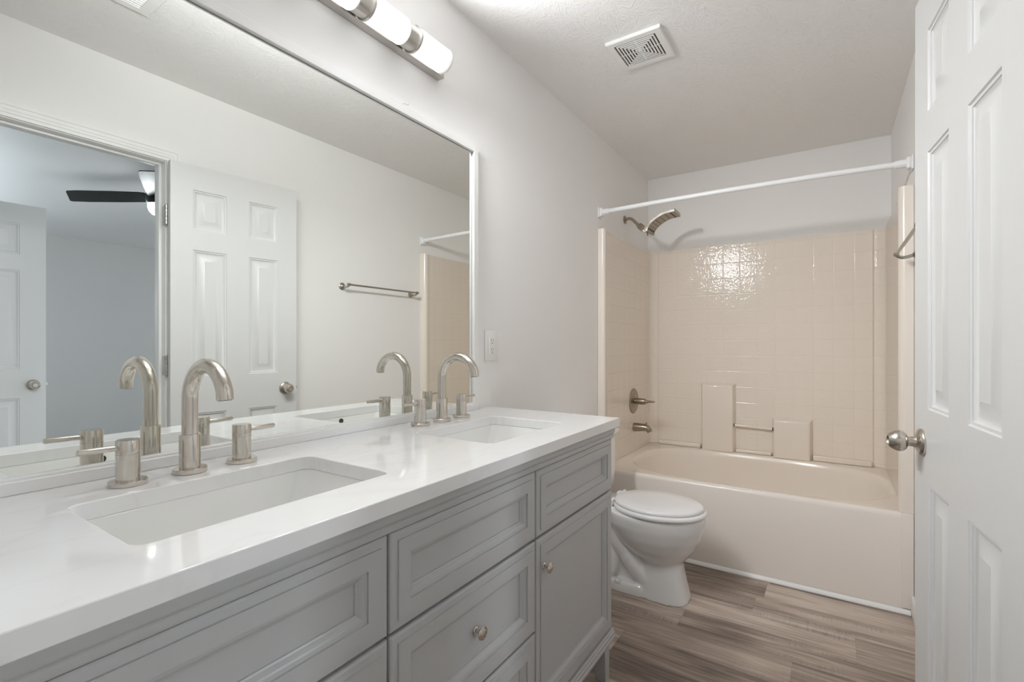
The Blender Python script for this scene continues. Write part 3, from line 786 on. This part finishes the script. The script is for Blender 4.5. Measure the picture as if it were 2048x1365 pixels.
b = B()
m_ = len(OC)
def on_face(i, y, lift):
    p = IC[i]; t = (IC[min(i + 1, m_ - 1)] - IC[max(i - 1, 0)]).normalized(); nrm = Vector((t.z, 0, -t.x)); q = p + nrm * lift; return Vector((q.x, y, q.z)), nrm
for i in range(8, m_ - 2, 3):
    p, nr = on_face(i, hy0 + .012, .0004); q, _ = on_face(i, hy1 - .012, .0004); tube(b, [p, q], .0011, 6)
obj('spray_slots', b, M['nozzle'], hd_)
for y in (3.135, 3.167, 3.199, 3.231):
    p, nr = on_face(4, y, -.0005); obj('jet_nozzle', lathe(B(), p, nr, [(0, .0085), (.002, .0085), (.003, .006)], 16), M['nozzle'], hd_)
p, nr = on_face(m_ - 3, hy0 + .008, .0003); q, _ = on_face(m_ - 3, hy1 - .008, .0003)
obj('waterfall_slot', tube(B(), [p, q], .0028, 8), M['nozzle'], hd_)

# shower curtain rod
ry_, rz0, rz1 = 2.7455, 1.977, 1.9775
rod = thing('shower_curtain_rod', 'white shower curtain rod spanning the tub alcove from wall to wall', 'curtain rod', (W / 2, ry_, 1.98))
obj('rod_tube', tube(B(), [(.006, ry_, rz0), (.35, ry_, 1.984), (.74, ry_, 1.987), (1.1, ry_, 1.985), (W - .006, ry_, rz1)], .0133, 24), M['rod'], rod)
for x, s, z in ((0, 1, rz0), (W, -1, rz1)):
    b = B(); xa, xb = sorted((x + s * .0008, x + s * .010)); box(b, xa, xb, ry_ - .027, ry_ + .027, z - .034, z + .030, .004, 2)
    xa, xb = sorted((x + s * .009, x + s * .026)); box(b, xa, xb, ry_ - .022, ry_ + .022, z - .027, z + .024, .006, 3)
    lathe(b, (x + s * .024, ry_, z), (s, 0, 0), [(0, .0185), (.004, .0185), (.030, .0172), (.044, .0165), (.0445, .0135)], 28)
    lathe(b, (x + s * .048, ry_, z + .014), (0, 0, 1), [(0, .003), (.006, .003)], 10)
    obj('rod_flange', b, M['rod'], rod)

# towel bar on the right wall
tw = thing('towel_bar', 'satin steel towel bar on the right wall, seen in the mirror', 'towel bar', (W, 2.315, 1.556))
bx, bz = 1.408, 1.560
obj('bar', tube(B(), [(bx, 1.998, bz), (bx, 2.634, bz)], .0062, 18), M['towelmetal'], tw)
for y in (2.010, 2.622):
    b = lathe(B(), (W - .0008, y, 1.553), (-1, 0, 0), [(0, .0235), (.004, .0235), (.007, .019), (.0085, .019), (.011, .013), (.016, .008)], 30)
    tube(b, smooth_path([(W - .012, y, 1.553), (W - .030, y, 1.547), (W - .050, y, 1.545), (W - .066, y, 1.552), (bx, y, bz)], 5), [.0068] * 20 + [.0062], 14)
    lathe(b, (bx, y - .011, bz), (0, 1, 0), [(0, .0085), (.002, .0098), (.020, .0098), (.022, .0085)], 18)
    obj('bracket', b, M['towelmetal'], tw)

# ------------------------------------------------------------------ toilet (backs onto the left wall, behind the vanity)
TC = 2.297
to = thing('toilet', 'white round front toilet with its lid closed between the vanity and the tub', 'toilet', (.40, TC, 0))
def egg(xb, xf, hw, z, k=48, n_=2.0, blunt=.0):
    """closed loop: round front at xf, broader back at xb"""
    cx = xb + (xf - xb) * .47
    out = []
    for i in range(k):
        t = 2 * pi * i / k; c, s = cos(t), sin(t)
        rx = (xf - cx) if c > 0 else (cx - xb)
        e = 2.0 if c > 0 else 2.0 + blunt
        out.append((cx + rx * math.copysign(abs(c) ** (2 / e), c), TC + hw * math.copysign(abs(s) ** (2 / e), s), z))
    return out
b = B()      # the whole china casting: bowl, flared pedestal, trapway and foot, fused and smoothed
loft(b, [egg(.255, .697, .174, .3945, blunt=.3), egg(.250, .703, .180, .388, blunt=.3), egg(.252, .704, .181, .370, blunt=.3), egg(.258, .700, .177, .335, blunt=.3),
         egg(.275, .684, .164, .285), egg(.312, .658, .140, .235), egg(.355, .628, .110, .195), egg(.390, .606, .084, .170), egg(.40, .600, .07, .150)], True, True)
def ped(xb, xf, hw, z, n_=3.2): return [(x, y, z) for x, y, _ in sup((xb + xf) / 2, TC, (xf - xb) / 2, hw, 0, n_, 48)]
loft(b, [ped(.425, .602, .079, .215, 2.4), ped(.420, .603, .080, .165, 2.5), ped(.414, .608, .085, .12), ped(.406, .619, .091, .07), ped(.398, .630, .097, .025), ped(.396, .634, .0995, .008), ped(.395, .636, .1005, .0)], True, True)
loft(b, [[(x, y, z) for x, y in rrect(.205 + i_, .46 - i_, TC - .0995 + i_, TC + .0995 - i_, .03, 6)] for z, i_ in ((0, 0), (.030, .001), (.044, .005), (.050, .014))])
for sy in (-1, 1):
    tube(b, smooth_path([(.205, TC + sy * .025, .310), (.262, TC + sy * .040, .278), (.325, TC + sy * .046, .210), (.385, TC + sy * .046, .140), (.440, TC + sy * .043, .085), (.50, TC + sy * .035, .05)], 6), [.034] * 7 + [.042] * 9 + [.048] * 15, 20)
    tube(b, smooth_path([(.235, TC + sy * .062, .030), (.268, TC + sy * .064, .070), (.285, TC + sy * .054, .120), (.268, TC + sy * .045, .175), (.225, TC + sy * .035, .215)], 6), [.030] * 8 + [.036] * 17, 18)
box(b, .20, .43, TC - .050, TC + .050, .02, .33, .03, 3)
bowl = obj('bowl', b, M['china'], to, sharp=180)
md = bowl.modifiers.new('fuse', 'REMESH'); md.mode = 'VOXEL'; md.voxel_size = .0052; md.use_smooth_shade = True
md = bowl.modifiers.new('soften', 'SMOOTH'); md.factor = .5; md.iterations = 9
for s_x in (-1, 1):
    obj('bolt_cap', lathe(B(), (.325, TC + s_x * .088, .044), (0, 0, 1), [(0, .015), (.008, .0145), (.014, .009), (.016, .001)], 18), M['china'], to)
b = B()    # deck that carries the tank
lo = [[(x, y, z) for x, y in rrect(.03 + i_, .335 - i_, TC - .125 + i_, TC + .125 - i_, .035, 6)] for z, i_ in ((.335, .02), (.345, .004), (.360, 0), (.392, 0), (.3975, .005))]
loft(b, lo); obj('tank_deck', b, M['china'], to, sharp=60)
b = B()
lo = [[(x, y, z) for x, y in rrect(.025 + i_, .205 - i_, TC - .215 + i_, TC + .215 - i_, .03, 6)] for z, i_ in ((.3975, .02), (.41, .008), (.50, .002), (.69, 0))]
loft(b, lo); obj('tank', b, M['china'], to, sharp=60)
obj('tank_lid', box(B(), .018, .215, TC - .225, TC + .225, .691, .722, .008, 3), M['china'], to)
b = B()
loft(b, [egg(.285, .706, .184, .3965), egg(.282, .709, .187, .400), egg(.281, .710, .188, .406), egg(.283, .708, .186, .413), egg(.288, .703, .181, .4165)])
obj('seat', b, M['seat'], to, sharp=60)
b = B()
loft(b, [egg(.290, .692, .169, .4170), egg(.286, .696, .173, .4205), egg(.286, .696, .173, .427), egg(.290, .692, .169, .432), egg(.300, .680, .158, .4358), egg(.36, .60, .09, .4385)])
obj('lid', b, M['seat'], to, sharp=60)
for s in (-1, 1):
    b = box(B(), .262, .300, TC + s * .075 - .021, TC + s * .075 + .021, .3978, .425, .006, 2)
    tube(b, [(.291, TC + s * .075 - .024, .423), (.291, TC + s * .075 + .024, .423)], .0085, 14)
    obj('seat_hinge', b, M['seat'], to)

# ------------------------------------------------------------------ bedroom ceiling fan, seen through the doorway in the mirror
FXc, FYc = 3.10, 1.592
fan = thing('ceiling_fan', 'black bladed ceiling fan with a glowing lamp in the grey bedroom', 'ceiling fan', (FXc, FYc, 2.44))
obj('canopy', lathe(B(), (FXc, FYc, H - .0008), (0, 0, -1), [(0, .068), (.012, .066), (.035, .045), (.05, .022), (.052, .012), (.10, .012)], 32), M['black'], fan)
obj('motor', lathe(B(), (FXc, FYc, 2.338), (0, 0, -1), [(0, .03), (.008, .075), (.05, .082), (.085, .078), (.10, .070)], 36), M['black'], fan)
obj('lamp', lathe(B(), (FXc, FYc, 2.2375), (0, 0, -1), [(0, .068), (.03, .066), (.055, .058), (.075, .040), (.084, .018), (.086, .001)], 32), M['fanlamp'], fan)
base_a = R(-36)
for i in range(3):
    a = base_a + i * 2 * pi / 3; c, s = cos(a), sin(a)
    b = B(); lo = []
    for r_, hw in ((.07, .050), (.12, .058), (.30, .064), (.55, .066), (.645, .062), (.66, .054)):
        tl = -.32
        P = []
        for u, zz in ((-1, 0), (1, 0), (1, .006), (-1, .006)):
            sk = .03 * u if r_ > .60 else 0
            P.append((FXc + c * (r_ + sk) - s * u * hw, FYc + s * (r_ + sk) + c * u * hw, 2.292 + u * hw * tl + zz))
        lo.append(P)
    loft(b, lo); obj('blade', b, M['blade'], fan, sharp=30)
